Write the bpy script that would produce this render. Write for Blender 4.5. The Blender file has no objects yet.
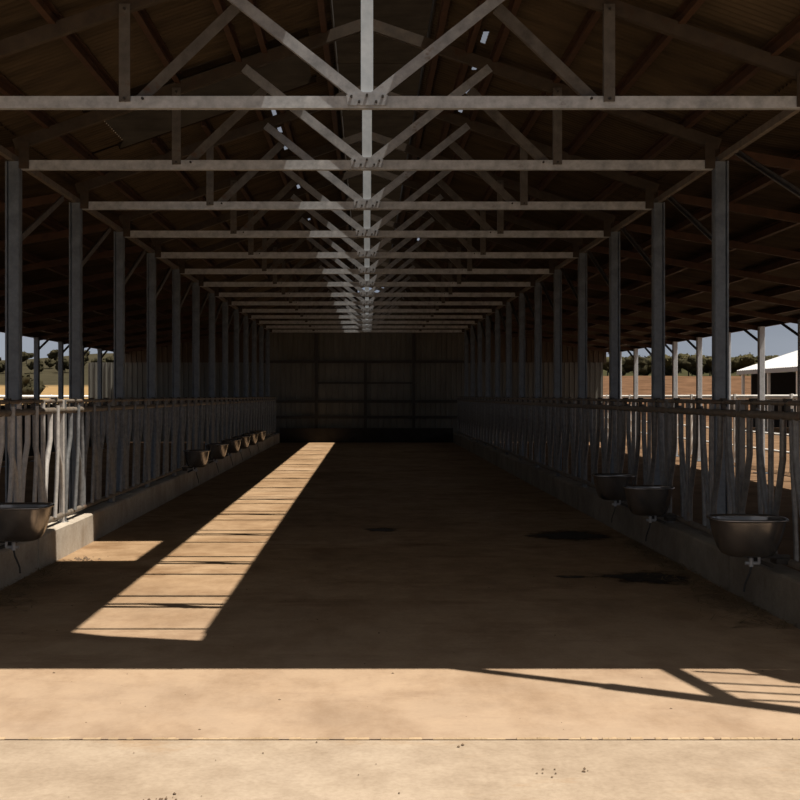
import bpy, bmesh, math, random
from mathutils import Vector, Matrix, noise
random.seed(7)
S = bpy.context.scene
COL = S.collection
PI = math.pi
ORD = ['first','second','third','fourth','fifth','sixth','seventh','eighth','ninth','tenth',
       'eleventh','twelfth','thirteenth','fourteenth','fifteenth','sixteenth']

# ------------------------------------------------------------------ mesh helper
class MB:
    def __init__(s): s.v=[]; s.f=[]; s.sm=[]
    def add(s, vs, fs, smooth=False):
        n=len(s.v); s.v+= [tuple(v) for v in vs]
        s.f+= [tuple(i+n for i in f) for f in fs]; s.sm+=[smooth]*len(fs)
        return s
    def box(s, x0,x1,y0,y1,z0,z1):
        return s.add([(x0,y0,z0),(x1,y0,z0),(x1,y1,z0),(x0,y1,z0),(x0,y0,z1),(x1,y0,z1),(x1,y1,z1),(x0,y1,z1)],
            [(3,2,1,0),(4,5,6,7),(0,1,5,4),(1,2,6,5),(2,3,7,6),(3,0,4,7)])
    def bar(s, p, q, w, d, up=(0,1,0), bev=0.0):
        """rectangular bar p->q; d measured along 'up', w across"""
        p=Vector(p); q=Vector(q); t=(q-p).normalized(); u=Vector(up); u=(u-t*u.dot(t)).normalized(); r=t.cross(u)
        if bev>0:
            a,b=w/2,d/2; c=bev
            prof=[(-a+c,-b),(a-c,-b),(a,-b+c),(a,b-c),(a-c,b),(-a+c,b),(-a,b-c),(-a,-b+c)]
        else:
            prof=[(-w/2,-d/2),(w/2,-d/2),(w/2,d/2),(-w/2,d/2)]
        n=len(prof)
        vs=[p+r*x+u*y for x,y in prof]+[q+r*x+u*y for x,y in prof]
        fs=[(i,(i+1)%n,n+(i+1)%n,n+i) for i in range(n)]+[tuple(range(n-1,-1,-1)),tuple(range(n,2*n))]
        return s.add(vs,fs)
    def channel(s, p, q, w, d, t=0.012, up=(0,1,0), lip=0.0):
        """C-section bar: web faces -up, flanges run along +up"""
        p=Vector(p); q=Vector(q); T=(q-p).normalized(); u=Vector(up); u=(u-T*u.dot(T)).normalized(); r=T.cross(u)
        a,b=w/2,d/2
        prof=[(-a,-b),(a,-b),(a,b),(a-t,b),(a-t,-b+t),(-a+t,-b+t),(-a+t,b),(-a,b)]
        n=len(prof)
        vs=[p+r*x+u*y for x,y in prof]+[q+r*x+u*y for x,y in prof]
        fs=[(i,(i+1)%n,n+(i+1)%n,n+i) for i in range(n)]
        fs+=[(0,5,4,1)[::-1],(1,4,3,2)[::-1],(0,7,6,5)[::-1],(8,9,12,13),(9,10,11,12),(8,13,14,15)]
        return s.add(vs,fs)
    def tube(s, pts, r, n=8, cap=True):
        pts=[Vector(p) for p in pts]; rs=r if isinstance(r,(list,tuple)) else [r]*len(pts)
        vs=[]; fs=[]; prev=None
        for i,p in enumerate(pts):
            if i==0: t=pts[1]-p
            elif i==len(pts)-1: t=p-pts[i-1]
            else: t=(pts[i+1]-p).normalized()+(p-pts[i-1]).normalized()
            t.normalize()
            if prev is None:
                a=Vector((1,0,0)) if abs(t.x)<.9 else Vector((0,1,0)); u=t.cross(a).normalized()
            else: u=(prev-t*prev.dot(t)).normalized()
            prev=u; w=t.cross(u)
            vs+=[p+(u*math.cos(2*PI*k/n)+w*math.sin(2*PI*k/n))*rs[i] for k in range(n)]
        for i in range(len(pts)-1):
            for k in range(n): fs.append((i*n+k,i*n+(k+1)%n,(i+1)*n+(k+1)%n,(i+1)*n+k))
        s.add(vs,fs,True)
        if cap:
            m=len(vs)
            s.add(vs[:n],[tuple(range(n-1,-1,-1))]); s.add(vs[m-n:],[tuple(range(n))])
        return s
    def mesh(s, name, mat):
        m=bpy.data.meshes.new(name); m.from_pydata(s.v,[],s.f)
        m.polygons.foreach_set('use_smooth', s.sm); m.materials.append(mat); m.update()
        return m

def put(name, mesh, parent=None, loc=None, label=None):
    o=bpy.data.objects.new(name, mesh); COL.objects.link(o)
    if parent is not None: o.parent=parent
    if loc is not None: o.location=loc
    if label: o['label']=label
    return o
def build(name, mb, mat, parent=None, loc=None, label=None):
    return put(name, mb.mesh(name,mat), parent, loc, label)
def tag(o,label,cat,group=None,kind=None):
    o['label']=label; o['category']=cat
    if group: o['group']=group
    if kind: o['kind']=kind
    return o
def thing(name,label,cat,loc=(0,0,0),group=None,rz=0):
    o=bpy.data.objects.new(name,None); o.empty_display_size=.1; COL.objects.link(o)
    o.location=loc; o.rotation_euler=(0,0,rz)
    return tag(o,label,cat,group)
def struct(name,mb,mat,parent=None,label=None):
    o=build(name,mb,mat,parent)
    o['kind']='structure'
    if label: o['label']=label
    return o

# ------------------------------------------------------------------ materials
def nodes(name):
    m=bpy.data.materials.new(name); m.use_nodes=True; nt=m.node_tree
    return m,nt,nt.nodes['Principled BSDF']
def N(nt,t,**k):
    n=nt.nodes.new(t)
    for a,b in k.items():
        if a in n.inputs: n.inputs[a].default_value=b
        else: setattr(n,a,b)
    return n
def ramp(nt,src,stops):
    r=nt.nodes.new('ShaderNodeValToRGB'); e=r.color_ramp.elements
    while len(e)<len(stops): e.new(.5)
    for el,(p,c) in zip(e,stops):
        el.position=p; el.color=(*c,1) if len(c)==3 else c
    nt.links.new(src,r.inputs['Fac']); return r
def mix(nt,fac,a,b,mode='MIX'):
    m=nt.nodes.new('ShaderNodeMix'); m.data_type='RGBA'; m.blend_type=mode
    for sock,val in ((m.inputs['Factor'],fac),(m.inputs['A'],a),(m.inputs['B'],b)):
        if hasattr(val,'is_linked'): nt.links.new(val,sock)
        elif isinstance(val,(int,float)): sock.default_value=val
        else: sock.default_value=(*val,1)
    return m.outputs['Result']
def coords(nt,kind='Object',scale=(1,1,1)):
    tc=nt.nodes.new('ShaderNodeTexCoord'); mp=nt.nodes.new('ShaderNodeMapping')
    mp.inputs['Scale'].default_value=scale; nt.links.new(tc.outputs[kind],mp.inputs['Vector']); return mp.outputs['Vector']
def noise_tex(nt,vec,scale,detail=5,rough=.6):
    n=N(nt,'ShaderNodeTexNoise',Scale=scale,Detail=detail,Roughness=rough); nt.links.new(vec,n.inputs['Vector']); return n.outputs['Fac']
def bump(nt,b,h,strength=.3,dist=.02):
    n=N(nt,'ShaderNodeBump',Strength=strength,Distance=dist); nt.links.new(h,n.inputs['Height']); nt.links.new(n.outputs['Normal'],b.inputs['Normal'])

def metal(name,c0,c1,metallic=.35,rough=.5,scale=14,rust=None,rust_amt=.62):
    m,nt,b=nodes(name); v=coords(nt)
    r=ramp(nt,noise_tex(nt,v,scale,6,.65),[(.3,c0),(.7,c1)]).outputs['Color']
    if rust:
        f=ramp(nt,noise_tex(nt,v,5,6,.7),[(rust_amt,(0,0,0)),(rust_amt+.12,(1,1,1))]).outputs['Color']
        r=mix(nt,f,r,rust)
    nt.links.new(r,b.inputs['Base Color'])
    b.inputs['Metallic'].default_value=metallic; b.inputs['Roughness'].default_value=rough
    bump(nt,b,noise_tex(nt,v,40,3),.08,.005)
    return m
M={}
M['galv']=metal('galvanised_steel',(.30,.31,.33),(.47,.48,.50),.35,.48,12,(.16,.09,.05),.66)
M['galv_bar']=metal('dark_tube',(.085,.09,.095),(.185,.19,.195),.35,.45,16,(.13,.08,.05),.60)
M['bar_sunlit']=metal('sunlit_tube',(.36,.35,.34),(.58,.56,.53),.2,.5,16,(.13,.08,.05),.66)  # sun patch painted into one left panel as paler tubes
M['bar_left']=metal('grey_tube',(.11,.118,.125),(.235,.243,.25),.3,.5,16,(.13,.08,.05),.62)  # lighter copy of the right-hand tubes, lifting the sun patch by colour
M['rail']=metal('rail_tube',(.10,.085,.068),(.23,.20,.165),.25,.55,10,(.14,.08,.05),.55)
M['column']=metal('column_steel',(.085,.108,.138),(.165,.20,.24),.3,.5,9,(.15,.09,.06),.70)
M['truss']=metal('truss_steel',(.19,.205,.225),(.37,.39,.42),.3,.5,11,(.13,.085,.055),.62)
M['chord']=metal('chord_steel',(.29,.315,.345),(.55,.585,.62),.3,.5,11,(.13,.085,.055),.64)
M['post']=metal('ridge_lit_steel',(.42,.50,.58),(.58,.66,.74),.25,.45,9)  # ridge daylight on the king posts painted in as paler steel
M['brace']=metal('dark_brace',(.062,.056,.050),(.135,.125,.112),.25,.55,9,(.09,.05,.03),.58)  # outer webs darker than inner ones: fading ridge light put into the colour
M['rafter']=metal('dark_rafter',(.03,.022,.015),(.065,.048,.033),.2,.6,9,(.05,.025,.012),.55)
M['pale']=metal('sunlit_galvanised',(.42,.45,.48),(.62,.65,.68),.2,.5,9)  # right outer columns paler than the left: side sun painted into the steel
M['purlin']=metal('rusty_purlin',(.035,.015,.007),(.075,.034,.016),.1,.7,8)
M['dark']=metal('dark_iron',(.02,.019,.018),(.05,.045,.04),.3,.5,20)
M['bowl']=metal('bowl_steel',(.23,.225,.225),(.32,.31,.31),.9,.24,10)
M['white']=metal('white_paint',(.72,.72,.70),(.86,.86,.84),0,.5,8)
M['wroof']=metal('white_sheet',(.52,.54,.57),(.62,.63,.65),0,.5,.6)
M['hose']=metal('black_hose',(.012,.012,.012),(.03,.03,.03),0,.6,20)

def sheet_mat(name,c0,c1,rough=.6,scale=(1,1,1)):
    m,nt,b=nodes(name); v=coords(nt,scale=scale)
    r=ramp(nt,noise_tex(nt,v,1.6,8,.7),[(.32,c0),(.68,c1)]).outputs['Color']
    nt.links.new(r,b.inputs['Base Color']); b.inputs['Roughness'].default_value=rough; b.inputs['Metallic'].default_value=.15
    return m
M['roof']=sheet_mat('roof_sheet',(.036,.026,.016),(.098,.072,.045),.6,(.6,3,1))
M['sky_baffle']=sheet_mat('vent_sheet',(.014,.010,.0065),(.030,.022,.014),.8,(1,1,6))
bb=M['sky_baffle'].node_tree.nodes['Principled BSDF']; bb.inputs['Metallic'].default_value=0; bb.inputs['Specular IOR Level'].default_value=.02; bb.inputs['Roughness'].default_value=1
M['wall']=sheet_mat('wall_sheet',(.105,.105,.092),(.17,.17,.155),.55,(2.5,1,.5))
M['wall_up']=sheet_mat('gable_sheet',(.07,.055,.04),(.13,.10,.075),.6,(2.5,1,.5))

def concrete(name, lo, mid, hi, dirt, dirt_lo=.5, big=.35, dust=None):
    m,nt,b=nodes(name); v=coords(nt)
    n1=noise_tex(nt,v,big,8,.62); n2=noise_tex(nt,v,3.2,8,.7); n3=noise_tex(nt,v,38,4,.6)
    a=ramp(nt,n1,[(.30,lo),(.5,mid),(.72,hi)]).outputs['Color']
    c=ramp(nt,n2,[(.25,(.62,.58,.54)),(.6,(1,1,1))]).outputs['Color']
    a=mix(nt,.75,a,c,'MULTIPLY')
    vs=coords(nt,scale=(.55,1.5,1))
    f=ramp(nt,noise_tex(nt,vs,1.1,9,.72),[(dirt_lo,(0,0,0)),(dirt_lo+.17,(1,1,1))]).outputs['Color']
    a=mix(nt,f,a,dirt)
    g=ramp(nt,n3,[(.3,(.80,.78,.76)),(.6,(1,1,1))]).outputs['Color']
    a=mix(nt,.6,a,g,'MULTIPLY')
    if dust:
        tc=nt.nodes.new('ShaderNodeTexCoord'); sp=nt.nodes.new('ShaderNodeSeparateXYZ'); nt.links.new(tc.outputs['Object'],sp.inputs[0])
        ad=N(nt,'ShaderNodeMath',operation='MULTIPLY_ADD'); nt.links.new(n1,ad.inputs[0]); ad.inputs[1].default_value=3.0; nt.links.new(sp.outputs['Y'],ad.inputs[2])
        mr=N(nt,'ShaderNodeMapRange'); mr.inputs['From Min'].default_value=6.6; mr.inputs['From Max'].default_value=12.5; mr.inputs['To Min'].default_value=.62; mr.inputs['To Max'].default_value=0
        nt.links.new(ad.outputs[0],mr.inputs['Value']); a=mix(nt,mr.outputs[0],a,dust)
        n5=noise_tex(nt,coords(nt,scale=(1,.55,1)),1.7,8,.68); n6=ramp(nt,n5,[(.36,(.60,.53,.47)),(.56,(1,1,1))]).outputs['Color']; a=mix(nt,.55,a,n6,'MULTIPLY')
    nt.links.new(a,b.inputs['Base Color']); b.inputs['Roughness'].default_value=.85
    bump(nt,b,n2,.25,.03)
    return m
M['floor']=concrete('barn_floor',(.245,.165,.095),(.325,.225,.135),(.375,.275,.180),(.17,.095,.045),.53,dust=(.375,.302,.236))
M['apron']=concrete('apron_concrete',(.29,.23,.17),(.345,.282,.215),(.38,.32,.255),(.28,.185,.105),.57)
M['curb_r']=concrete('curb_concrete_shaded',(.16,.135,.105),(.22,.19,.15),(.28,.25,.20),(.12,.09,.06),.55,1.2)  # darker copy of the curb: shade on the right face painted in
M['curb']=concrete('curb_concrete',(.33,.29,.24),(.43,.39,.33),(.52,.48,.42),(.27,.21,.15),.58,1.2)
M['lip']=concrete('joint_lip',(.38,.28,.17),(.46,.34,.21),(.50,.39,.26),(.2,.13,.08),.62,2)
M['nib']=concrete('base_block',(.03,.026,.022),(.05,.045,.04),(.06,.055,.05),(.02,.017,.014),.55,1)

def plain(name,c0,c1,scale=3,rough=.9):
    m,nt,b=nodes(name); v=coords(nt)
    nt.links.new(ramp(nt,noise_tex(nt,v,scale,6,.65),[(.3,c0),(.7,c1)]).outputs['Color'],b.inputs['Base Color'])
    b.inputs['Roughness'].default_value=rough; return m
M['pen']=plain('pen_dirt',(.09,.055,.032),(.20,.13,.08),.8)
M['straw']=plain('straw',(.10,.07,.035),(.24,.17,.085),6)
M['crumb']=plain('soil_crumb',(.06,.04,.025),(.14,.09,.05),20)
def stain_mat():
    m,nt,b=nodes('damp_manure'); v=coords(nt)
    nt.links.new(ramp(nt,noise_tex(nt,v,6,6,.65),[(.3,(.010,.007,.005)),(.7,(.03,.021,.013))]).outputs['Color'],b.inputs['Base Color'])
    b.inputs['Roughness'].default_value=.75
    at=nt.nodes.new('ShaderNodeAttribute'); at.attribute_name='wet'
    sub=N(nt,'ShaderNodeMath',operation='MULTIPLY_ADD'); nt.links.new(noise_tex(nt,coords(nt,scale=(1,1.4,1)),4.5,7,.7),sub.inputs[0]); sub.inputs[1].default_value=1.5; sub.inputs[2].default_value=-.95
    ad=N(nt,'ShaderNodeMath',operation='ADD'); nt.links.new(at.outputs['Fac'],ad.inputs[0]); nt.links.new(sub.outputs[0],ad.inputs[1])
    mr=N(nt,'ShaderNodeMapRange'); mr.interpolation_type='SMOOTHSTEP'; mr.inputs['From Min'].default_value=.12; mr.inputs['From Max'].default_value=.62; mr.inputs['To Max'].default_value=.93
    nt.links.new(ad.outputs[0],mr.inputs['Value']); nt.links.new(mr.outputs[0],b.inputs['Alpha'])
    return m
M['stain']=stain_mat()
M['bark']=plain('bark',(.06,.05,.04),(.12,.10,.08),8)
M['leaf']=plain('olive_leaves',(.028,.028,.014),(.080,.070,.036),.9)
M['leaf2']=plain('dark_leaves',(.020,.020,.012),(.052,.046,.026),.9)

def terrain_mat(name, near, far, y_split, width):
    m,nt,b=nodes(name)
    tc=nt.nodes.new('ShaderNodeTexCoord'); sp=nt.nodes.new('ShaderNodeSeparateXYZ'); nt.links.new(tc.outputs['Object'],sp.inputs[0])
    v=coords(nt); nz=noise_tex(nt,v,.05,8,.7)
    ad=N(nt,'ShaderNodeMath',operation='MULTIPLY_ADD'); nt.links.new(nz,ad.inputs[0]); ad.inputs[1].default_value=width; nt.links.new(sp.outputs['Y'],ad.inputs[2])
    mr=N(nt,'ShaderNodeMapRange'); mr.inputs['From Min'].default_value=y_split; mr.inputs['From Max'].default_value=y_split+width*.4
    nt.links.new(ad.outputs[0],mr.inputs['Value'])
    n2=noise_tex(nt,v,.42,8,.75)
    a=ramp(nt,n2,[(.3,near[0]),(.7,near[1])]).outputs['Color']; c=ramp(nt,n2,[(.3,far[0]),(.7,far[1])]).outputs['Color']
    nt.links.new(mix(nt,mr.outputs[0],a,c),b.inputs['Base Color']); b.inputs['Roughness'].default_value=.95
    return m
M['hill_l']=terrain_mat('dry_field',((.20,.135,.065),(.29,.20,.10)),((.028,.026,.017),(.060,.054,.036)),160,20)
M['hill_r']=terrain_mat('red_bank',((.05,.03,.018),(.17,.10,.062)),((.030,.030,.016),(.055,.055,.03)),170,16)

for k,v in (('floor',.12),('apron',.15),('pen',.03),('hill_l',0),('hill_r',0),('leaf',.05),('leaf2',.05),('roof',.15),('curb',.2),('curb_r',.2),('nib',.05),('wall',.3),('wall_up',.1)):
    M[k].node_tree.nodes['Principled BSDF'].inputs['Specular IOR Level'].default_value=v
# ------------------------------------------------------------------ layout constants (metres)
EYE=1.7
F=1150.0
BAY=2.4
Y0=11.27                       # depth of the first column pair in view
FR=[Y0+BAY*k for k in range(-1,13)]      # frame lines
YEND=42.5
XC=3.45                        # feed-fence columns
XOL,XOR=-8.75,8.80             # outer columns
SUN_A,SUN_B=.333,.10           # sunlight drifts -.333 in x and +.04 in y for every metre it falls
SL=.345
def zc(x): return 5.35-SL*abs(x)         # main rafters
def zsheet(x): return 5.53-SL*abs(x)
ZI,ZO=4.30,3.40                # lean-to sheet heights at inner and outer line
def zlean(ax): return ZI+(ZO-ZI)*(ax-XC)/(8.8-XC)
YROOF=6.62

# ------------------------------------------------------------------ ground and floors
g=MB(); g.add([(-420,-60,-.03),(420,-60,-.03),(420,90,-.03),(-420,90,-.03)],[(0,1,2,3)])
struct('ground',g,M['pen'],label='brown dirt ground of the pens and yard')
fl=MB(); fl.box(-3.21,3.16,5.70,YEND,-.12,0); struct('floor',fl,M['floor'],label='dirt-stained concrete floor of the feed aisle')
ap=MB(); ap.box(-7.5,7.5,-4,5.692,-.12,-.004); struct('floor_apron',ap,M['apron'],label='sunlit concrete apron in front of the joint')
sd=MB(); sd.box(-8,-3.21,5.70,8.2,-.12,-.003); sd.box(3.16,8,5.70,8.2,-.12,-.003); struct('floor_side',sd,M['floor'])
lp=MB()
random.seed(3)
x=-4.2
while x<4.4:
    w=random.uniform(.015,.07)
    if random.random()<.72:
        d=random.uniform(.012,.045); h=random.uniform(.003,.008)
        lp.add([(x,5.695,-.001),(x+w,5.695,-.001),(x+w*.96,5.70+d,-.001),(x+w*.05,5.70+d*.8,-.001),(x+w*.03,5.70,h),(x+w*.95,5.70,h)],
               [(0,1,5,4),(4,5,2,3),(0,4,3),(1,2,5)])
    x+=w
struct('trim_joint',lp,M['lip'],label='crumbled pale lip along the floor joint')

# curbs under the feed fences
for side,xa,xb,nm,who in ((-1,-3.40,-3.20,'trim_left','left'),(1,3.15,3.37,'trim_right','right')):
    c=MB()
    y=7.6; random.seed(5+side)
    while y<YEND-.05:
        y2=min(y+1.2,YEND-.03)
        j=random.uniform(-.006,.006); h=.335+random.uniform(-.006,.006)
        # one cast length of curb with chamfered inner arris
        xi,xo=(xb+j,xa) if side<0 else (xa+j,xb)
        ch=.018*(-1 if side<0 else 1)
        prof=[(xo,-.1),(xi,-.1),(xi,h-.018),(xi+ch,h),(xo,h)]
        vs=[(px,y,pz) for px,pz in prof]+[(px,y2-.004,pz) for px,pz in prof]
        n=5; fs=[(i,(i+1)%n,n+(i+1)%n,n+i) for i in range(n)]+[(4,3,2,1,0),(5,6,7,8,9)]
        if side>0: fs=[f[::-1] for f in fs]
        c.add(vs,fs); y=y2
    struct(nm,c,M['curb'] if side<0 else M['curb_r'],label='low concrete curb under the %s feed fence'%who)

# ------------------------------------------------------------------ roof sheeting (corrugated, real profile)
def yfront(x,zf): return 7.16-SUN_B*zf(x)
def sheet(mb, xs, y0, y1, zf, amp=.011, wl=.085):
    per=6; n=int((y1-y0)/wl*per)
    vs=[]; m=len(xs)
    for i in range(n+1):
        for j,x in enumerate(xs):
            ya=yfront(x,zf) if y0<YROOF+.2 else y0
            y=ya+(y1-ya)*i/n
            vs.append((x,y,zf(x)+amp*math.sin(2*PI*y/wl)))
    fs=[]
    for i in range(n):
        for j in range(m-1): fs.append((i*m+j,i*m+j+1,(i+1)*m+j+1,(i+1)*m+j))
    mb.add(vs,fs,True)
SX=1.127; SG=.024              # narrow light slots beside the ridge
RXL,RXR=-.33,.61               # ridge opening
HX0,HX1,HY0,HY1=-2.75,-.63,11.34,12.98   # added opening in the left slope, sized to the sun patch
slots_r=[(10.80,.42),(11.72,.46),(12.66,.44),(13.72,.25),(15.2,.4),(17.9,.3),(21.6,.5),(25,.5)]
slots_l=[(11.05,.0),(13.80,.42),(14.72,.46),(15.65,.4),(17.1,.3),(18.7,.4),(22.0,.5),(23.5,.5),(26.5,.5)]
slots_l=[s for s in slots_l if s[1]>0]
YR1=YEND+.25
rf=MB()
def slope_with_slots(mb,sgn,inner,slots,outer,hole=None):
    xs=lambda a,b:[sgn*a,sgn*b] if sgn>0 else [sgn*b,sgn*a]
    def seg(a,b,y0,y1):
        if b-a>1e-4 and y1-y0>1e-3: sheet(mb,xs(a,b),y0,y1,zsheet)
    bands=[(inner,SX-SG),(SX+SG,outer)]
    for a,b in bands:
        if hole:
            ha,hb,hy0,hy1=hole
            seg(a,b,YROOF,hy0); seg(a,b,hy1,YR1)
            seg(a,min(b,ha),hy0,hy1) if ha>a else None
            seg(max(a,hb),b,hy0,hy1) if hb<b else None
        else: seg(a,b,YROOF,YR1)
    y=YROOF
    holes=sorted(list(slots)+([(hole[2],hole[3]-hole[2])] if hole else []))
    for s0,l in holes:
        seg(SX-SG,SX+SG,y,s0); y=s0+l
    seg(SX-SG,SX+SG,y,YR1)
slope_with_slots(rf,1,RXR,slots_r,3.62)
slope_with_slots(rf,-1,-RXL,slots_l,3.62,(-HX1,-HX0,HY0,HY1))
# closed ridge in front of and behind the opening (slanted front edge)
vs=[(RXL-.02,YROOF,zsheet(RXL)),(0,YROOF-.01,zsheet(0)),(RXR+.02,YROOF,zsheet(RXR)),(RXR+.02,7.46,zsheet(RXR)),(0,7.60,zsheet(0)),(RXL-.02,7.75,zsheet(RXL))]
rf.add(vs,[(0,1,4,5),(1,2,3,4)])
vs=[(RXL-.02,41.4,zsheet(RXL)),(0,41.4,zsheet(0)),(RXR+.02,41.4,zsheet(RXR)),(RXR+.02,YR1,zsheet(RXR)),(0,YR1,zsheet(0)),(RXL-.02,YR1,zsheet(RXL))]
rf.add(vs,[(0,1,4,5),(1,2,3,4)])
struct('ceiling',rf,M['roof'],label='brown corrugated underside of the main barn roof')
for sgn,nm in ((-1,'ceiling_left'),(1,'ceiling_right')):
    b=MB(); xs=[sgn*3.5,sgn*6.2,sgn*8.97]
    if sgn<0: xs=xs[::-1]
    sheet(b,xs,YROOF+.05,YR1,lambda x:zlean(abs(x)),amp=.011)
    struct(nm,b,M['roof'],label='brown corrugated underside of the %s lean-to roof'%nm.split('_')[1])

# ridge vent: added cross baffles hiding the sky, side flashings, added caps keeping sun off slots
rv=thing('ridge_vent','open ridge vent along the roof peak with added baffles hiding the sky','vent',(0,8.0,5.5))
LO=Vector((0,8.0,5.5))
def rel(mb,o):
    mb.v=[tuple(Vector(v)-o) for v in mb.v]; return mb
bm=MB(); bm.box(-.46,.80,-.006,.006,-.10,.50)
bmesh_b=bm.mesh('sky_baffle',M['sky_baffle'])
y=9.2
while y<41.3:
    put('sky_baffle',bmesh_b,rv,(0,y-8.0,0)); y+= 1.2 if y<19 else 2.4
for xx in (RXL,RXR):
    b=MB(); b.box(xx-.015 if xx<0 else xx,xx if xx<0 else xx+.015,7.7,41.4,zsheet(xx)-.05,zsheet(xx)+.05)
    build('flashing',rel(b,LO),M['dark'],rv)
cw=MB()
for sgn,sl in ((1,slots_r),(-1,slots_l)):
    for s0,l in sl:
        xx=sgn*SX; z=zsheet(xx)+.13
        cw.box(xx-.05,xx+.13,s0-.05,s0+l+.05,z,z+.006)
        cw.box(xx+.10,xx+.106,s0+l*.4,s0+l*.6,z-.20,z)
build('sun_cap',rel(cw,LO),M['sky_baffle'],rv)  # added caps: block the sun, leave the sky visible through the slots
sp=MB(); sp.box(RXL-.05,RXR+.05,7.84,7.88,5.30,5.35); build('shadow_bar',rel(sp,LO),M['purlin'],rv)  # added bar that throws a shadow line across the sunlit strip
# added opening in the left slope; its upstand hides the sky, passes the sun
hv=thing('added_roof_hatch','added roof hatch shaping the left sun patch, its upstand hiding the sky','hatch',((HX0+HX1)/2,HY1,zsheet((HX0+HX1)/2)))
o0=Vector(hv.location)
b=MB(); xa,xb=HX0-.45,HX1+.06
b.add([(xa,HY1,zsheet(xa)-.03),(xb,HY1,zsheet(xb)-.03),(xb,HY1,zsheet(xb)+.72),(xa,HY1,zsheet(xa)+.80),
       (xa,HY1+.01,zsheet(xa)-.03),(xb,HY1+.01,zsheet(xb)-.03),(xb,HY1+.01,zsheet(xb)+.72),(xa,HY1+.01,zsheet(xa)+.80)],
      [(0,1,2,3),(7,6,5,4),(1,5,6,2),(0,3,7,4),(3,2,6,7),(0,4,5,1)])
build('upstand',rel(b,o0),M['sky_baffle'],hv)
for yy in (HY0-.03,HY1):
    b=MB(); b.bar((HX0-.05,yy,zsheet(HX0-.05)-.05),(HX1+.05,yy,zsheet(HX1+.05)-.05),.06,.05)
    build('trimmer',rel(b,o0),M['sky_baffle'],hv)

# ------------------------------------------------------------------ purlins
def purlin(x,z,y0,y1,label,w=.055,h=.12):
    o0=Vector((x,y0,z)); b=MB()
    b.channel((0,0,0),(0,y1-y0,0),h,w,.01,up=(1 if x<0 else -1,0,0))
    o=build('purlin',b,M['purlin'],None,o0)
    tag(o,label,'purlin','purlins under the roof sheets'); return o
rank={.42:'nearest the ridge',.99:'on the ridge side of the light slots',1.26:'just below the light slots',2.42:'midway down the slope',3.13:'nearest the columns'}
for sgn,who in ((-1,'left'),(1,'right')):
    for ax,txt in ((.70,'nearest the ridge'),(1.00,'above the light slots'),(1.25,'just below the light slots'),(1.85,'second below the light slots'),(2.42,'third below the light slots'),(3.13,'nearest the columns')):
        x=sgn*ax; z=zsheet(x)-.075
        if sgn<0 and ax==.70:
            x=-.42; z=zsheet(x)-.075
        lab='rusty purlin on the %s roof slope, %s'%(who,txt)
        if sgn<0 and .63<ax<2.6 and ax!=.70:
            purlin(x,z,YROOF+.2,HY0-.05,lab+', before the hatch')
            purlin(x,z,HY1+.05,YEND-.1,lab+', behind the hatch')
        else: purlin(x,z,YROOF+.2,YEND-.1,lab)
    for i,ax in enumerate((4.35,5.35,6.35,7.35,8.25)):
        purlin(sgn*ax,zlean(ax)-.08,YROOF+.25,YEND-.1,'rusty purlin under the %s lean-to roof, %s out from the feed-fence columns'%(who,ORD[i]),.07,.13)

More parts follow.
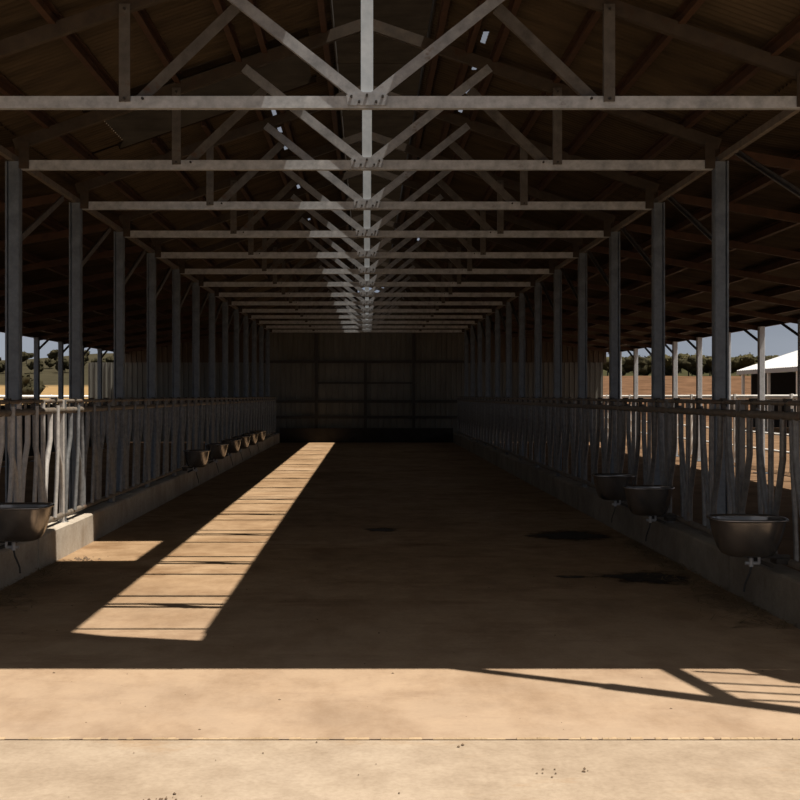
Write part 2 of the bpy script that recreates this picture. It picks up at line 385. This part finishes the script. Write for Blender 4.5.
# ------------------------------------------------------------------ roof trusses
ZB=3.96
def bolts(mb,pts,y):
    for (x,z) in pts: mb.tube([(x,y-.022,z),(x,y,z)],.011,6)
def truss_meshes():
    P={}
    b=MB(); b.channel((-XC+.07,0,ZB),(XC-.07,0,ZB),.092,.06,.01); P['bottom_chord']=[b.mesh('bottom_chord',M['chord'])]
    P['top_chord']=[]
    for s in (-1,1):
        b=MB(); b.channel((0,0.0,zc(0)-.0),(s*(XC-.0),0.0,zc(XC)),.11,.06,.01); P['top_chord'].append(b.mesh('top_chord',M['rafter']))
    b=MB(); b.bar((0,-.035,ZB-.02),(0,-.035,zc(0)-.02),.094,.012,up=(0,1,0)); b.bar((.04,0,ZB),(.04,0,zc(0)-.05),.012,.06); P['king_post']=[b.mesh('king_post',M['post'])]
    P['web']=[]
    def web(p,q,y,mt='brace'):
        b=MB(); p=Vector((p[0],y,p[1])); q=Vector((q[0],y,q[1]))
        b.bar(p,q,.085,.010); 
        t=(q-p).normalized(); off=Vector((-t.z,0,t.x))*.037
        b.bar(p+off+Vector((0,.025,0)),q+off+Vector((0,.025,0)),.010,.05)
        P['web'].append(b.mesh('web',M[mt]))
    for s in (-1,1):
        web((s*.06,ZB+.04),(s*1.20,zc(1.2)-.03),-.040,'truss')
        web((s*1.76,ZB+.03),(s*1.01,4.71),.036)
        web((s*1.86,ZB),(s*1.86,zc(1.86)),-.048)
    b=MB(); b.add([(-.15,-.05,ZB-.03),(.15,-.05,ZB-.03),(.16,-.05,ZB+.05),(.06,-.05,ZB+.07),(-.06,-.05,ZB+.07),(-.16,-.05,ZB+.05),
                   (-.15,-.042,ZB-.03),(.15,-.042,ZB-.03),(.16,-.042,ZB+.05),(.06,-.042,ZB+.07),(-.06,-.042,ZB+.07),(-.16,-.042,ZB+.05)],
                  [(0,1,2,3,4,5),(11,10,9,8,7,6)]+[(i,i+6,(i+1)%6+6,(i+1)%6) for i in range(6)])
    P['gusset_plate']=[b.mesh('gusset_plate',M['truss'])]
    b=MB(); bolts(b,[(-.12,ZB+.035),(.12,ZB+.035),(0,ZB+.045),(-.06,ZB-.005),(.07,ZB-.005)],-.05)
    for s in (-1,1): bolts(b,[(s*1.72,ZB+.02),(s*1.86,ZB+.02),(s*1.86,zc(1.86)-.04)],-.05)
    P['bolt']=[b.mesh('bolt',M['dark'])]
    P['heel_plate']=[]
    for s in (-1,1):
        b=MB(); b.box(min(s*3.30,s*3.40),max(s*3.30,s*3.40),-.05,-.04,ZB-.04,zc(3.36)); P['heel_plate'].append(b.mesh('heel_plate',M['rafter']))
    return P
TP=truss_meshes()
for i,y in enumerate(FR):
    t=thing('roof_truss','grey steel roof truss spanning the aisle, %s from the front'%ORD[i] if i else 'nearest grey steel roof truss, its bottom chord crossing the whole top of the view','truss',(0,y,0),'roof trusses over the aisle')
    for nm,ms in TP.items():
        for m in ms:
            o=put(nm,m,t)
            if nm=='bolt': o['kind']='stuff'

# ------------------------------------------------------------------ columns, eave beams, lean-to rafters
def col_mesh(h,w,d,mat,name):
    b=MB(); b.bar((0,0,-.03),(0,0,h),w,d,up=(0,1,0),bev=.012); return b.mesh(name,mat)
cm=col_mesh(ZB+.03,.115,.115,M['column'],'shaft')
fm=MB(); fm.box(.058,.075,-.07,.07,-.03,ZB+.03); flange_r=fm.mesh('flange',M['column'])
fm=MB(); fm.box(-.075,-.058,-.07,.07,-.03,ZB+.03); flange_l=fm.mesh('flange',M['column'])
bp=MB(); bp.box(-.14,.14,-.14,.14,-.03,-.012); base_plate=bp.mesh('base_plate',M['column'])
def knee(z0,z1,run,w,x=0):
    b=MB(); b.bar((x,.05,z0),(x,run,z1),w,.012,up=(1,0,0)); b.bar((x-.02,.05,z0),(x-.02,run,z1),.012,.05,up=(1,0,0)); return b.mesh('knee_brace',M['brace'])
knee_in=knee(3.21,3.95,1.80,.065)
for s,who in ((-1,'left'),(1,'right')):
    for i,y in enumerate(FR):
        lab=('nearest steel column on the %s feed fence, only its knee brace near the view'%who) if i==0 else 'grey steel column behind the %s feed fence, %s in view from the front'%(who,ORD[i-1])
        c=thing('steel_column',lab,'column',(s*XC,y,0),'columns along the feed fences')
        put('shaft',cm,c); put('flange',flange_r if s>0 else flange_l,c); put('base_plate',base_plate,c)
        if i<len(FR)-1: put('knee_brace',knee_in,c)
    b=MB(); b.channel((0,0,0),(0,YEND-7.2,0),.065,.05,.01,up=(s,0,0))
    tag(build('eave_beam',b,M['rail'],None,(s*(XC+.01),7.2,ZB+.063)),'long steel beam joining the tops of the %s feed-fence columns'%who,'beam')
ZOC=ZO-.15
oc=col_mesh(ZOC,.13,.13,M['pale'],'shaft'); ocl=col_mesh(ZOC,.13,.13,M['column'],'shaft'); knee_out=knee(2.90,3.24,1.12,.06)
for s,who,xo in ((-1,'left',XOL),(1,'right',XOR)):
    for i,y in enumerate(FR):
        c=thing('outer_column','slim outer steel column on the %s open side, %s from the front'%(who,ORD[i]),'column',(xo,y,0),'outer columns on the open sides')
        put('shaft',oc if s>0 else ocl,c); put('base_plate',base_plate,c)
        if i<len(FR)-1: put('knee_brace',knee_out,c)
    b=MB(); b.channel((0,0,0),(0,YEND-7.2,0),.14,.06,.01,up=(-s,0,0))
    tag(build('eave_beam',b,M['purlin'],None,(xo+s*.10,7.2,ZO-.085)),'rusty eave beam along the %s outer columns'%who,'beam')
    b=MB(); b.channel((s*(XC+.03),0,zlean(XC)-.19),(s*8.85,0,zlean(8.85)-.19),.10,.06,.01)
    rm=b.mesh('rafter',M['purlin'])
    for i,y in enumerate(FR):
        o=put('rafter',rm,None,(0,y+.10,0)); tag(o,'sloping lean-to rafter on the %s side, %s from the front'%(who,ORD[i]),'rafter','lean-to rafters')

# ------------------------------------------------------------------ headlock feed fence, one panel per bay
random.seed(21)
def panel_parts(bm_):
    random.seed(21); P=[]
    L=BAY-.02
    def T(name,pts,r,mat,n=8):
        b=MB(); b.tube(pts,r,n); P.append((name,b.mesh(name,mat)))
    T('top_rail',[(0,0,1.645),(0,L,1.645)],.020,M['rail'])
    T('locking_rail',[(0,0,1.545),(0,L,1.545)],.034,M['rail'],10)
    T('bottom_rail',[(0,0,.415),(0,L,.415)],.030,M['rail'],10)
    for y in (.03,L-.03):
        b=MB(); b.bar((0,y,.335),(0,y,1.66),.05,.05,up=(0,1,0),bev=.006); b.box(-.045,.045,y-.05 if y>1 else 0,y+.05 if y<1 else L,.325,.34)
        P.append(('end_post',b.mesh('end_post',bm_)))
    for u in range(3):
        q=.03+.795*u; j=lambda a=.012: random.uniform(-a,a)
        T('bar',[(0,q+.055+j(),.41),(0,q+.085+j(),.72),(-.01,q+.165+j(),1.0),(0,q+.27+j(),1.25),(0,q+.275,1.55)],.028,bm_)
        T('bar',[(0,q+.74+j(),.41),(0,q+.715+j(),.70),(.01,q+.635+j(),.96),(0,q+.53+j(),1.2),(0,q+.525,1.55)],.028,bm_)
        lean=random.choice((.09,.12,.15))
        T('neck_bar',[(.035,q+.33+j(),.43),(.04,q+.34+lean*.4,.85),(.04,q+.34+lean*.7,1.1),(.035,q+.34+lean,1.6)],.022,bm_)
        if u: T('bar',[(0,q+.0+j(),.41),(0,q+.01+j(),.95),(0,q-.0,1.645)],.024,bm_)
        b=MB(); b.box(-.018,.018,q+.42,q+.46,1.57,1.66); b.box(-.025,.025,q+.40,q+.47,1.655,1.68); P.append(('latch',b.mesh('latch',M['dark'])))
        for yy in (.20,.60):
            b=MB(); b.bar((0,q+yy,1.54),(0,q+yy,1.65),.022,.022); P.append(('spacer',b.mesh('spacer',M['rail'])))
    return P
PR=panel_parts(M['galv_bar']); PL=panel_parts(M['bar_left']); PSUN=panel_parts(M['bar_sunlit'])
for s,who,xf in ((-1,'left',-3.295),(1,'right',3.265)):
    ys=[FR[0]-1.2+BAY*k for k in range(14)]
    for i,y in enumerate(ys):
        if y+BAY>YEND: break
        p=thing('headlock_panel','grey tubular headlock feed panel on the %s curb, %s from the front'%(who,ORD[i]),'feed fence',(xf,y,0),'headlock panels on the curbs')
        for nm,m in (PR if s>0 else PSUN if i==1 else PL): put(nm,m,p)

# ------------------------------------------------------------------ drinking bowls
def rrect(a,b,n,e=3.2):
    out=[]
    for k in range(n):
        t=2*PI*k/n; c,s=math.cos(t),math.sin(t)
        out.append((a*math.copysign(abs(c)**(2/e),c), b*math.copysign(abs(s)**(2/e),s)))
    return out
def loft(mb,rings):
    n=len(rings[0][0]); vs=[]; fs=[]
    for r,z in rings: vs+=[(x,y,z) for x,y in r]
    for i in range(len(rings)-1):
        for k in range(n): fs.append((i*n+k,i*n+(k+1)%n,(i+1)*n+(k+1)%n,(i+1)*n+k))
    fs.append(tuple(range((len(rings)-1)*n,len(rings)*n))); 
    mb.add(vs,fs,True)
def bowl_meshes(A=.275,B=.235,H=.29):
    n=40; b=MB()
    def R(f,e): return rrect(A*f,B*f,n,e)
    outer=[(R(.56,2.8),0),(R(.67,2.9),.014),(R(.77,3.0),.055),(R(.86,3.2),.13),(R(.925,3.3),.21),(R(.965,3.4),H-.012)]
    inner=[(R(.93,3.4),H-.012),(R(.88,3.3),.22),(R(.78,3.1),.13),(R(.60,2.8),.06),(R(.30,2.4),.045)]
    b2=MB(); loft(b2,outer[::-1]); 
    b.add(b2.v,b2.f,True); b3=MB(); loft(b3,inner); b.add(b3.v,[f[::-1] for f in b3.f],True)
    # both lofts run from rim to bottom; flip the outer so that normals face out
    basin=b.mesh('basin',M['bowl'])
    r=MB(); pts=[(x,y,H-.006) for x,y in R(.975,3.4)]; rings=[]
    sec=[(.97,H-.018),(1.02,H-.014),(1.03,H-.002),(1.0,H+.006),(.955,H+.002),(.925,H-.012)]
    vs=[];fs=[]
    for f,z in sec: vs+=[(x,y,z) for x,y in R(f,3.4)]
    for i in range(len(sec)-1):
        for k in range(n): fs.append((i*n+k,i*n+(k+1)%n,(i+1)*n+(k+1)%n,(i+1)*n+k))
    r.add(vs,fs,True); rim=r.mesh('rim',M['bowl'])
    w=MB(); ww=R(.70,3.0); w.add([(x,y,.115) for x,y in ww],[tuple(range(n))]); 
    mw,nt,bs=nodes('bowl_water'); bs.inputs['Base Color'].default_value=(.03,.035,.04,1); bs.inputs['Roughness'].default_value=.04
    wn=noise_tex(nt,coords(nt),9,3); bump(nt,bs,wn,.05,.01)
    water=w.mesh('water',mw)
    return basin,rim,water
basin_m,rim_m,water_m=bowl_meshes()
def bowl_mount(s):
    b=MB(); b.box(min(0,s*.32),max(0,s*.32),-.03,.03,-.022,.0); b.box(min(s*.20,s*.30),max(s*.20,s*.30),-.07,.07,-.062,-.02); b.bar((s*.02,0,-.02),(s*.2,0,-.09),.03,.02)
    br=b.mesh('bracket',M['dark'])
    v=MB(); v.tube([(-s*.0,-.09,-.01),(-s*.0,-.09,-.075)],.018,8); v.tube([(-s*.045,-.09,-.05),(s*.06,-.09,-.05)],.014,8); v.tube([(s*.06,-.09,-.05),(s*.06,-.09,.02)],.012,8)
    va=v.mesh('valve',M['galv'])
    h=MB(); h.tube([(0,-.09,-.07),(-s*.01,-.095,-.12),(-s*.03,-.09,-.17),(-s*.045,-.08,-.22),(-s*.05,-.08,-.27)],.008,6)
    ho=h.mesh('hose',M['hose'])
    return br,va,ho
def bowls(s,lst,who):
    br,va,ho=bowl_mount(s)
    for (xc,y,z,sc,lab) in lst:
        t=thing('drinking_bowl',lab,'drinking bowl',(xc*.987,y*.987,EYE+(z-EYE)*.987-.29),'steel drinking bowls on the %s curb'%who)
        t.scale=(sc,sc,1)
        put('basin',basin_m,t); put('rim',rim_m,t); put('water',water_m,t)
        put('bracket',br,t,label='black iron bracket on the curb'); vv=put('valve',va,t,label='small grey metal valve'); put('hose',ho,vv,label='short black hanging hose')
bowls(1,[(2.985,9.03,.745,1.02,'steel drinking bowl on the right curb, nearest and largest, rim fully in view'),
         (2.985,12.2,.735,.90,'steel drinking bowl on the right curb, middle of the three'),
         (2.985,13.9,.745,.89,'steel drinking bowl on the right curb, farthest of the three')],'right')
bowls(-1,[(-3.0,9.86,.76,1.03,'large steel drinking bowl on the left curb, cut by the left picture edge'),
          (-2.99,20.2,.745,.80,'small dark drinking bowl on the left curb, nearest of the distant row'),
          (-2.99,22.9,.745,.80,'small dark drinking bowl on the left curb, second of the distant row'),
          (-2.99,25.3,.745,.80,'small dark drinking bowl on the left curb, third of the distant row'),
          (-2.99,27.3,.745,.80,'small dark drinking bowl on the left curb, fourth of the distant row'),
          (-2.99,29.3,.745,.80,'small dark drinking bowl on the left curb, fifth of the distant row'),
          (-2.99,31.5,.745,.80,'small dark drinking bowl on the left curb, farthest of the distant row')],'left')

# ------------------------------------------------------------------ end wall
def ribwall(mb,x0,x1,y,z0,z1,pitch=.19,dep=.028):
    vs=[];n=0
    prof=[(0,0),(.05,0),(.065,-dep),(.095,-dep),(.11,0)]
    x=x0; pts=[]
    while x<x1-.15:
        pts+=[(x+a,y+d) for a,d in prof]; x+=pitch
    pts.append((x1,y))
    zz=lambda px,z:z(px) if callable(z) else z
    vs=[(a,b,zz(a,z0)) for a,b in pts]+[(a,b,zz(a,z1)) for a,b in pts]; m=len(pts)
    mb.add(vs,[(i,i+1,m+i+1,m+i) for i in range(m-1)])
w=MB(); ribwall(w,-10.3,-1.87,YEND,.0,2.94); ribwall(w,1.72,8.72,YEND,.0,2.94)
struct('wall_back',w,M['wall'],label='pale ribbed sheet end wall behind the aisle')
w=MB(); 
def ztop(px):
    a=abs(px); return zsheet(px)-.012 if a<3.55 else zlean(min(a,9.2))-.012
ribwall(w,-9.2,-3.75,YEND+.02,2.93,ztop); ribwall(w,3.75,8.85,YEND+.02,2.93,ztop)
struct('wall_gable',w,M['wall_up'],label='dark brown sheet above the end wall')
w=MB(); ribwall(w,-3.76,3.76,YEND+.02,2.93,ztop); struct('wall_top',w,M['wall'],label='grey ribbed sheet above the end wall doors')
d=MB(); ribwall(d,-1.84,1.69,YEND-.06,.50,2.92,.24,.02)
dr=struct('door_1',d,M['wall'],label='pair of ribbed sheet doors in the end wall')
b=MB()
for xx in (-1.87,-.06,1.72): b.bar((xx,YEND-.13,.45),(xx,YEND-.13,2.96 if abs(xx)<1 else 4.0),.11,.08)
struct('door_frame',b,M['dark'],dr)
b=MB()
for z in (2.18,): b.bar((-1.87,YEND-.12,z),(1.72,YEND-.12,z),.06,.06,up=(0,1,0))
struct('door_rail',b,M['dark'],dr)
b=MB()
for z in (2.96,1.5,.92): b.bar((-3.9,YEND-.11,z),(3.9,YEND-.11,z),.10,.07,up=(0,1,0))
struct('trim_girts',b,M['dark'],label='dark horizontal girts across the end wall')
b=MB(); b.box(-3.2,3.15,YEND-.42,YEND-.15,0,.52); struct('trim_base',b,M['nib'],label='dark low block along the foot of the end wall')

# ------------------------------------------------------------------ added frame at the right of the roof edge, shaped to throw the lattice shadow
def onz(xf,yf,z): return (xf+SUN_A*z, yf-SUN_B*z, z)
ZF=4.62
orr=thing('shadow_frame','added steel frame at the right front roof edge, shaped for its shadow','frame',onz(.70,7.135,ZF))
oo=Vector(orr.location)
def obar(name,pts,w,mat='truss'):
    b=MB()
    for (p,q) in pts: b.bar(onz(*p,ZF),onz(*q,ZF),w,.05,up=(0,0,1))
    build(name,rel(b,oo),M[mat],orr)
obar('beam',[((.45,7.25),(1.4,6.74))],.10); obar('beam',[((1.4,6.74),(3.6,5.50))],.15)
obar('strut',[((1.86,7.3),(2.03,6.44))],.12)
for p,q in (((2.02,7.10),(2.42,7.0)),((2.03,6.82),(2.6,6.70)),((2.02,6.64),(3.0,6.42)),((2.06,6.45),(3.0,6.28))): obar('rung',[(p,q)],.035)
b=MB(); pl=[(2.33,7.16),(3.3,7.16),(3.3,6.62),(2.75,6.70),(2.50,6.82)]
vs=[onz(*p,ZF+.03) for p in pl]+[onz(*p,ZF+.04) for p in pl]; n=5
b.add(vs,[(0,1,2,3,4),(9,8,7,6,5)]+[(i,i+5,(i+1)%5+5,(i+1)%5) for i in range(5)])
build('plate',rel(b,oo),M['truss'],orr)

# ------------------------------------------------------------------ outside pens: rail fences
def railfence(x,ys,who,zs=(1.68,1.58,1.2,.80,.40)):
    L=ys[1]-ys[0]
    pb=MB(); pb.bar((0,0,-.03),(0,0,1.75),.08,.08,bev=.01); pm=pb.mesh('post',M['white'])
    rms=[]
    for k,z in enumerate(zs):
        b=MB(); b.tube([(.06,0,z),(.06,L,z)],.05 if k==0 else .035 if k==1 else .03,8); rms.append(b.mesh('rail',M['white']))
    for i,y in enumerate(ys[:-1]):
        t=thing('rail_fence','white painted rail fence section outside the %s open side, %s from the front'%(who,ORD[i]),'fence',(x,y,0),'white rail fence sections')
        put('post',pm,t)
        for m in rms: put('rail',m,t)
railfence(9.6,[14+4*k for k in range(10)],'right')
railfence(-11.0,[24+4*k for k in range(8)],'left',(1.68,1.2,.7))

lw=thing('screen_wall','added low dark wall hiding the sunlit ground along the left open side','wall',(-9.5,14,0))  # added dark screen that keeps the view behind the left fence dark
for k in range(10):
    b=MB(); b.box(-.02,.02,.01,2.79,.0,1.46); build('board_panel',b,M['dark'],lw,(0,2.8*k,0))
    b=MB(); b.bar((.06,0,-.03),(.06,0,1.5),.08,.08,bev=.01); build('post',b,M['brace'],lw,(0,2.8*k,0))
# ------------------------------------------------------------------ white-roofed shed at the right
sh=thing('open_shed','open shed with a white sheet roof seen between the right outer columns','shed',(22.6,48,0))
so=Vector(sh.location)
EZ=3.06; RX=25.2; RZ=EZ+.33*(RX-19.9)
b=MB()
sheet(b,[19.9,RX],33,62,lambda x:EZ+.33*(x-19.9),.02,.3); sheet(b,[RX,30.5],33,62,lambda x:RZ-.33*(x-RX),.02,.3)
build('roof',rel(b,so),M['wroof'],sh)
b=MB(); b.box(19.92,19.98,33,62,EZ-.22,EZ-.03); build('fascia',rel(b,so),M['galv'],sh)
pm=MB(); pm.bar((0,0,-.03),(0,0,EZ-.05),.14,.14,bev=.01); pmm=pm.mesh('post',M['white'])
for k in range(8): put('post',pmm,sh,Vector((20.05,34+3.9*k,0))-so)
pm=MB(); pm.bar((0,0,-.03),(0,0,EZ-.05),.14,.14,bev=.01); pmm2=pm.mesh('post',M['dark'])
for k in range(8): put('post',pmm2,sh,Vector((30.3,34+3.9*k,0))-so)
b=MB(); b.box(30.4,30.5,33,62,0,EZ-.1); b.box(20.6,30.5,61.6,61.7,0,EZ-.1); build('back_wall',rel(b,so),M['dark'],sh)

# ------------------------------------------------------------------ terrain and trees
def terr(name,x0,x1,mat,prof,lab):
    b=MB(); nx,ny=40,50; vs=[]
    for j in range(ny+1):
        for i in range(nx+1):
            x=x0+(x1-x0)*i/nx; y=70+(400-70)*j/ny
            vs.append((x,y,prof(x,y)))
    b.add(vs,[(j*(nx+1)+i,j*(nx+1)+i+1,(j+1)*(nx+1)+i+1,(j+1)*(nx+1)+i) for j in range(ny) for i in range(nx)],True)
    struct(name,b,mat,label=lab)
def sm(a,b,t):
    t=max(0,min(1,(t-a)/(b-a))); return t*t*(3-2*t)
def hl(x,y): return -.05+4.2*sm(75,190,y)+8.6*sm(180,330,y)*(1+.12*math.sin(x*.09+1.0))+.3*noise.noise((x*.05,y*.05,0))*sm(75,120,y)
def hr(x,y): return -.05+4.6*sm(75,165,y)+7.5*sm(165,320,y)+.35*noise.noise((x*.06,y*.06,3))*sm(75,120,y)
terr('hill_left',-260,0,M['hill_l'],hl,'dry tan field rising to a dark wooded hill at left')
terr('hill_right',0,260,M['hill_r'],hr,'reddish earth bank below a line of trees at right')
random.seed(11)
def crown_mesh(seed,mat,h):
    random.seed(seed); b=MB(); bmx=bmesh.new()
    for k in range(6):
        c=Vector((random.uniform(-.28,.28)*h,random.uniform(-.25,.25)*h,h*random.uniform(.45,.82))); r=h*random.uniform(.17,.27)
        vs=bmesh.ops.create_icosphere(bmx,subdivisions=3,radius=r,matrix=Matrix.Translation(c))['verts']
        for v in vs:
            d=(v.co-c); v.co=c+d*(1+.45*noise.noise(v.co*1.1+Vector((seed,0,0)))+.25*noise.noise(v.co*3.1))
    bmx.verts.index_update(); b.add([v.co for v in bmx.verts],[[v.index for v in f.verts] for f in bmx.faces],True)
    for k in range(420):
        v=random.choice(bmx.verts[:] if False else list(range(1))) if False else None
        i=random.randrange(len(b.v) if k==0 else nv) if k else 0
        if k==0: nv=len(b.v)
        p=Vector(b.v[i])+Vector((random.uniform(-.2,.2),random.uniform(-.2,.2),random.uniform(-.15,.25)))*(h/5)
        a=Vector((random.uniform(-1,1),random.uniform(-1,1),random.uniform(-1,1))).normalized()*.22*(h/5); c=a.cross(Vector((random.uniform(-1,1),.3,1))).normalized()*.12*(h/5)
        b.add([p-a,p+c,p+a,p-c],[(0,1,2,3)])
    bmx.free()
    t=MB(); t.tube([(0,0,-.4),(.05*h*.2,0,.25*h),(0,.03*h,.6*h)],[.05*h*.6,.04*h*.6,.02*h*.6],7)
    return b.mesh('crown',mat), t.mesh('trunk',M['bark'])
TV=[crown_mesh(1,M['leaf'],5),crown_mesh(2,M['leaf'],5),crown_mesh(3,M['leaf2'],5),crown_mesh(4,M['leaf2'],5)]
def tree(px,Y,s,var,z,lab,grp):
    t=thing('tree',lab,'tree',((px-367)/F*Y,Y,z),grp,random.uniform(0,6)); t.scale=(s*1.25,s*1.25,s)
    put('crown',TV[var][0],t); put('trunk',TV[var][1],t)
i=0
for px in range(606,815,9):
    Y=(170,186,203)[i%3]; x=(px-367)/F*Y
    tree(px+random.uniform(-4,4),Y,random.uniform(.60,.82),random.randrange(0,4),hr(x,Y)-.6,'olive green tree above the red bank at right, number %d from the left'%(i+1),'trees on the right skyline'); i+=1
i=0
for px in range(-24,150,10):
    Y=(225,240,256)[i%3]; x=(px-367)/F*Y
    tree(px+random.uniform(-4,4),Y,random.uniform(.40,.62),random.randrange(2,4),hl(x,Y)-.3,'dark tree on the hill beyond the left tan field, number %d from the left'%(i+1),'trees on the left hill'); i+=1
tree(24,95,.62,3,hl(-28,95),'lone darker tree standing in the tan field behind the first left column','trees on the left hill')

# ------------------------------------------------------------------ litter on the floor
random.seed(33)
b=MB()
def strand(x,y,z,l):
    a=random.uniform(0,2*PI); c=Vector((math.cos(a),math.sin(a),random.uniform(-.05,.25)))*l/2; w=Vector((-math.sin(a),math.cos(a),0))*.004
    p=Vector((x,y,z)); q=p+Vector((0,0,abs(c.z)))
    b.add([q-c-w,q+c-w,q+c+w,q-c+w],[(0,1,2,3)])
for k in range(900):
    y=random.uniform(8.4,13.5); d=abs(random.gauss(0,.22)); strand(3.13-d*(1 if y<11 else .6),y,.006+.03*max(0,.25-d),random.uniform(.05,.16))
for k in range(500):
    y=random.uniform(9,11.8); d=abs(random.gauss(0,.2)); strand(-3.18+d,y,.006+.03*max(0,.25-d),random.uniform(.05,.16))
tag(build('straw_litter',b,M['straw']),'loose straw and chaff scattered along the foot of both curbs','straw',kind='stuff')
b=MB()
def crumb(x,y,r):
    n=7; ring=[(x+r*random.uniform(.6,1.2)*math.cos(2*PI*k/n),y+r*random.uniform(.6,1.2)*math.sin(2*PI*k/n),0) for k in range(n)]
    b.add(ring+[(x,y,r*random.uniform(.4,.8))],[(k,(k+1)%n,n) for k in range(n)],True)
for k in range(150):
    y=random.uniform(4.7,14); crumb(random.uniform(-3,3)*min(1,y/8+.1),y,random.choice((.003,.004,.006,.010)))
for k in range(13): crumb(-.87+random.gauss(0,.04),4.86+random.gauss(0,.02),random.uniform(.003,.009))
for k in range(18): crumb(-2.95+random.gauss(0,.09),12.0+random.gauss(0,.1),random.uniform(.01,.03))
for k in range(8): crumb(.85+random.gauss(0,.12),5.2+random.gauss(0,.05),random.uniform(.004,.009))
tag(build('soil_crumbs',b,M['crumb']),'small crumbs of dried soil scattered over the concrete floor','soil',kind='stuff')
def stain(px,py,rx,ry,lab,seed):
    Y=1955/(py-396); X=(px-367)/F*Y; n=48; vs=[]
    for k in range(n):
        t=2*PI*k/n; f=1+.38*noise.noise((math.cos(t)*1.3+seed,math.sin(t)*1.3,seed))+.16*noise.noise((math.cos(t)*5,math.sin(t)*5,seed))
        vs.append((rx*f*math.cos(t),ry*f*math.sin(t),0))
    rings=[1.25,1.0,.75,.5,.25]; V=[]; A=[]
    for q in rings:
        V+=[(x*q,y*q,.003) for x,y,_ in vs]; A+=[1.25-q]*n
    V.append((0,0,.003)); A.append(1.2); m=MB()
    fs=[(r*n+k,r*n+(k+1)%n,(r+1)*n+(k+1)%n,(r+1)*n+k) for r in range(4) for k in range(n)]+[(4*n+k,4*n+(k+1)%n,5*n) for k in range(n)]
    me=m.add(V,fs,True).mesh('manure_patch',M['stain'])
    at=me.attributes.new('wet','FLOAT','POINT'); at.data.foreach_set('value',A)
    tag(put('manure_patch',me,None,(X,Y,.001)),lab,'manure patch','dark patches on the floor')
stain(572,536,.66,.62,'wide black damp patch on the floor beside the right curb below the far bowls',1)
stain(648,578,.58,.46,'black damp patch on the floor by the right curb below the middle bowl',4)
stain(381,530,.26,.28,'small dark damp patch near the middle of the aisle floor',7)
stain(572,577,.20,.10,'thin dark smear on the floor left of the patch by the right curb',9)

# ------------------------------------------------------------------ light
sun=bpy.data.lights.new('sun','SUN'); sun.energy=8.0; sun.angle=math.radians(.53); sun.color=(1.0,.90,.775)
so=bpy.data.objects.new('sun',sun); COL.objects.link(so); so.location=(6,0,15)
so.rotation_euler=Vector((-SUN_A,SUN_B,-1)).to_track_quat('-Z','Y').to_euler()
wd=bpy.data.worlds.new('sky'); S.world=wd; wd.use_nodes=True; nt=wd.node_tree
bg=nt.nodes['Background']
v=coords(nt,'Generated',(1.2,1.2,4))
n1=noise_tex(nt,v,2.2,6,.55)
tc=nt.nodes.new('ShaderNodeTexCoord'); sp=nt.nodes.new('ShaderNodeSeparateXYZ'); nt.links.new(tc.outputs['Generated'],sp.inputs[0])
r1=ramp(nt,sp.outputs['Z'],[(0,(.42,.46,.52)),(.10,(.27,.31,.38)),(.30,(.26,.275,.31)),(.5,(.33,.31,.285)),(1,(.34,.315,.285))]).outputs['Color']
r2=ramp(nt,n1,[(.35,(.85,.86,.88)),(.7,(1.25,1.22,1.2))]).outputs['Color']
nt.links.new(mix(nt,.8,r1,r2,'MULTIPLY'),bg.inputs['Color']); bg.inputs['Strength'].default_value=.8

# ------------------------------------------------------------------ camera
cam=bpy.data.cameras.new('camera'); co=bpy.data.objects.new('camera',cam); COL.objects.link(co)
co.location=(0,0,EYE); co.rotation_euler=(PI/2,0,0)
cam.sensor_width=36; cam.lens=F/800*36; cam.shift_x=33/800; cam.shift_y=-4/800; cam.clip_end=1000
S.camera=co
S.view_settings.view_transform='Standard'; S.view_settings.look='None'; S.view_settings.exposure=0
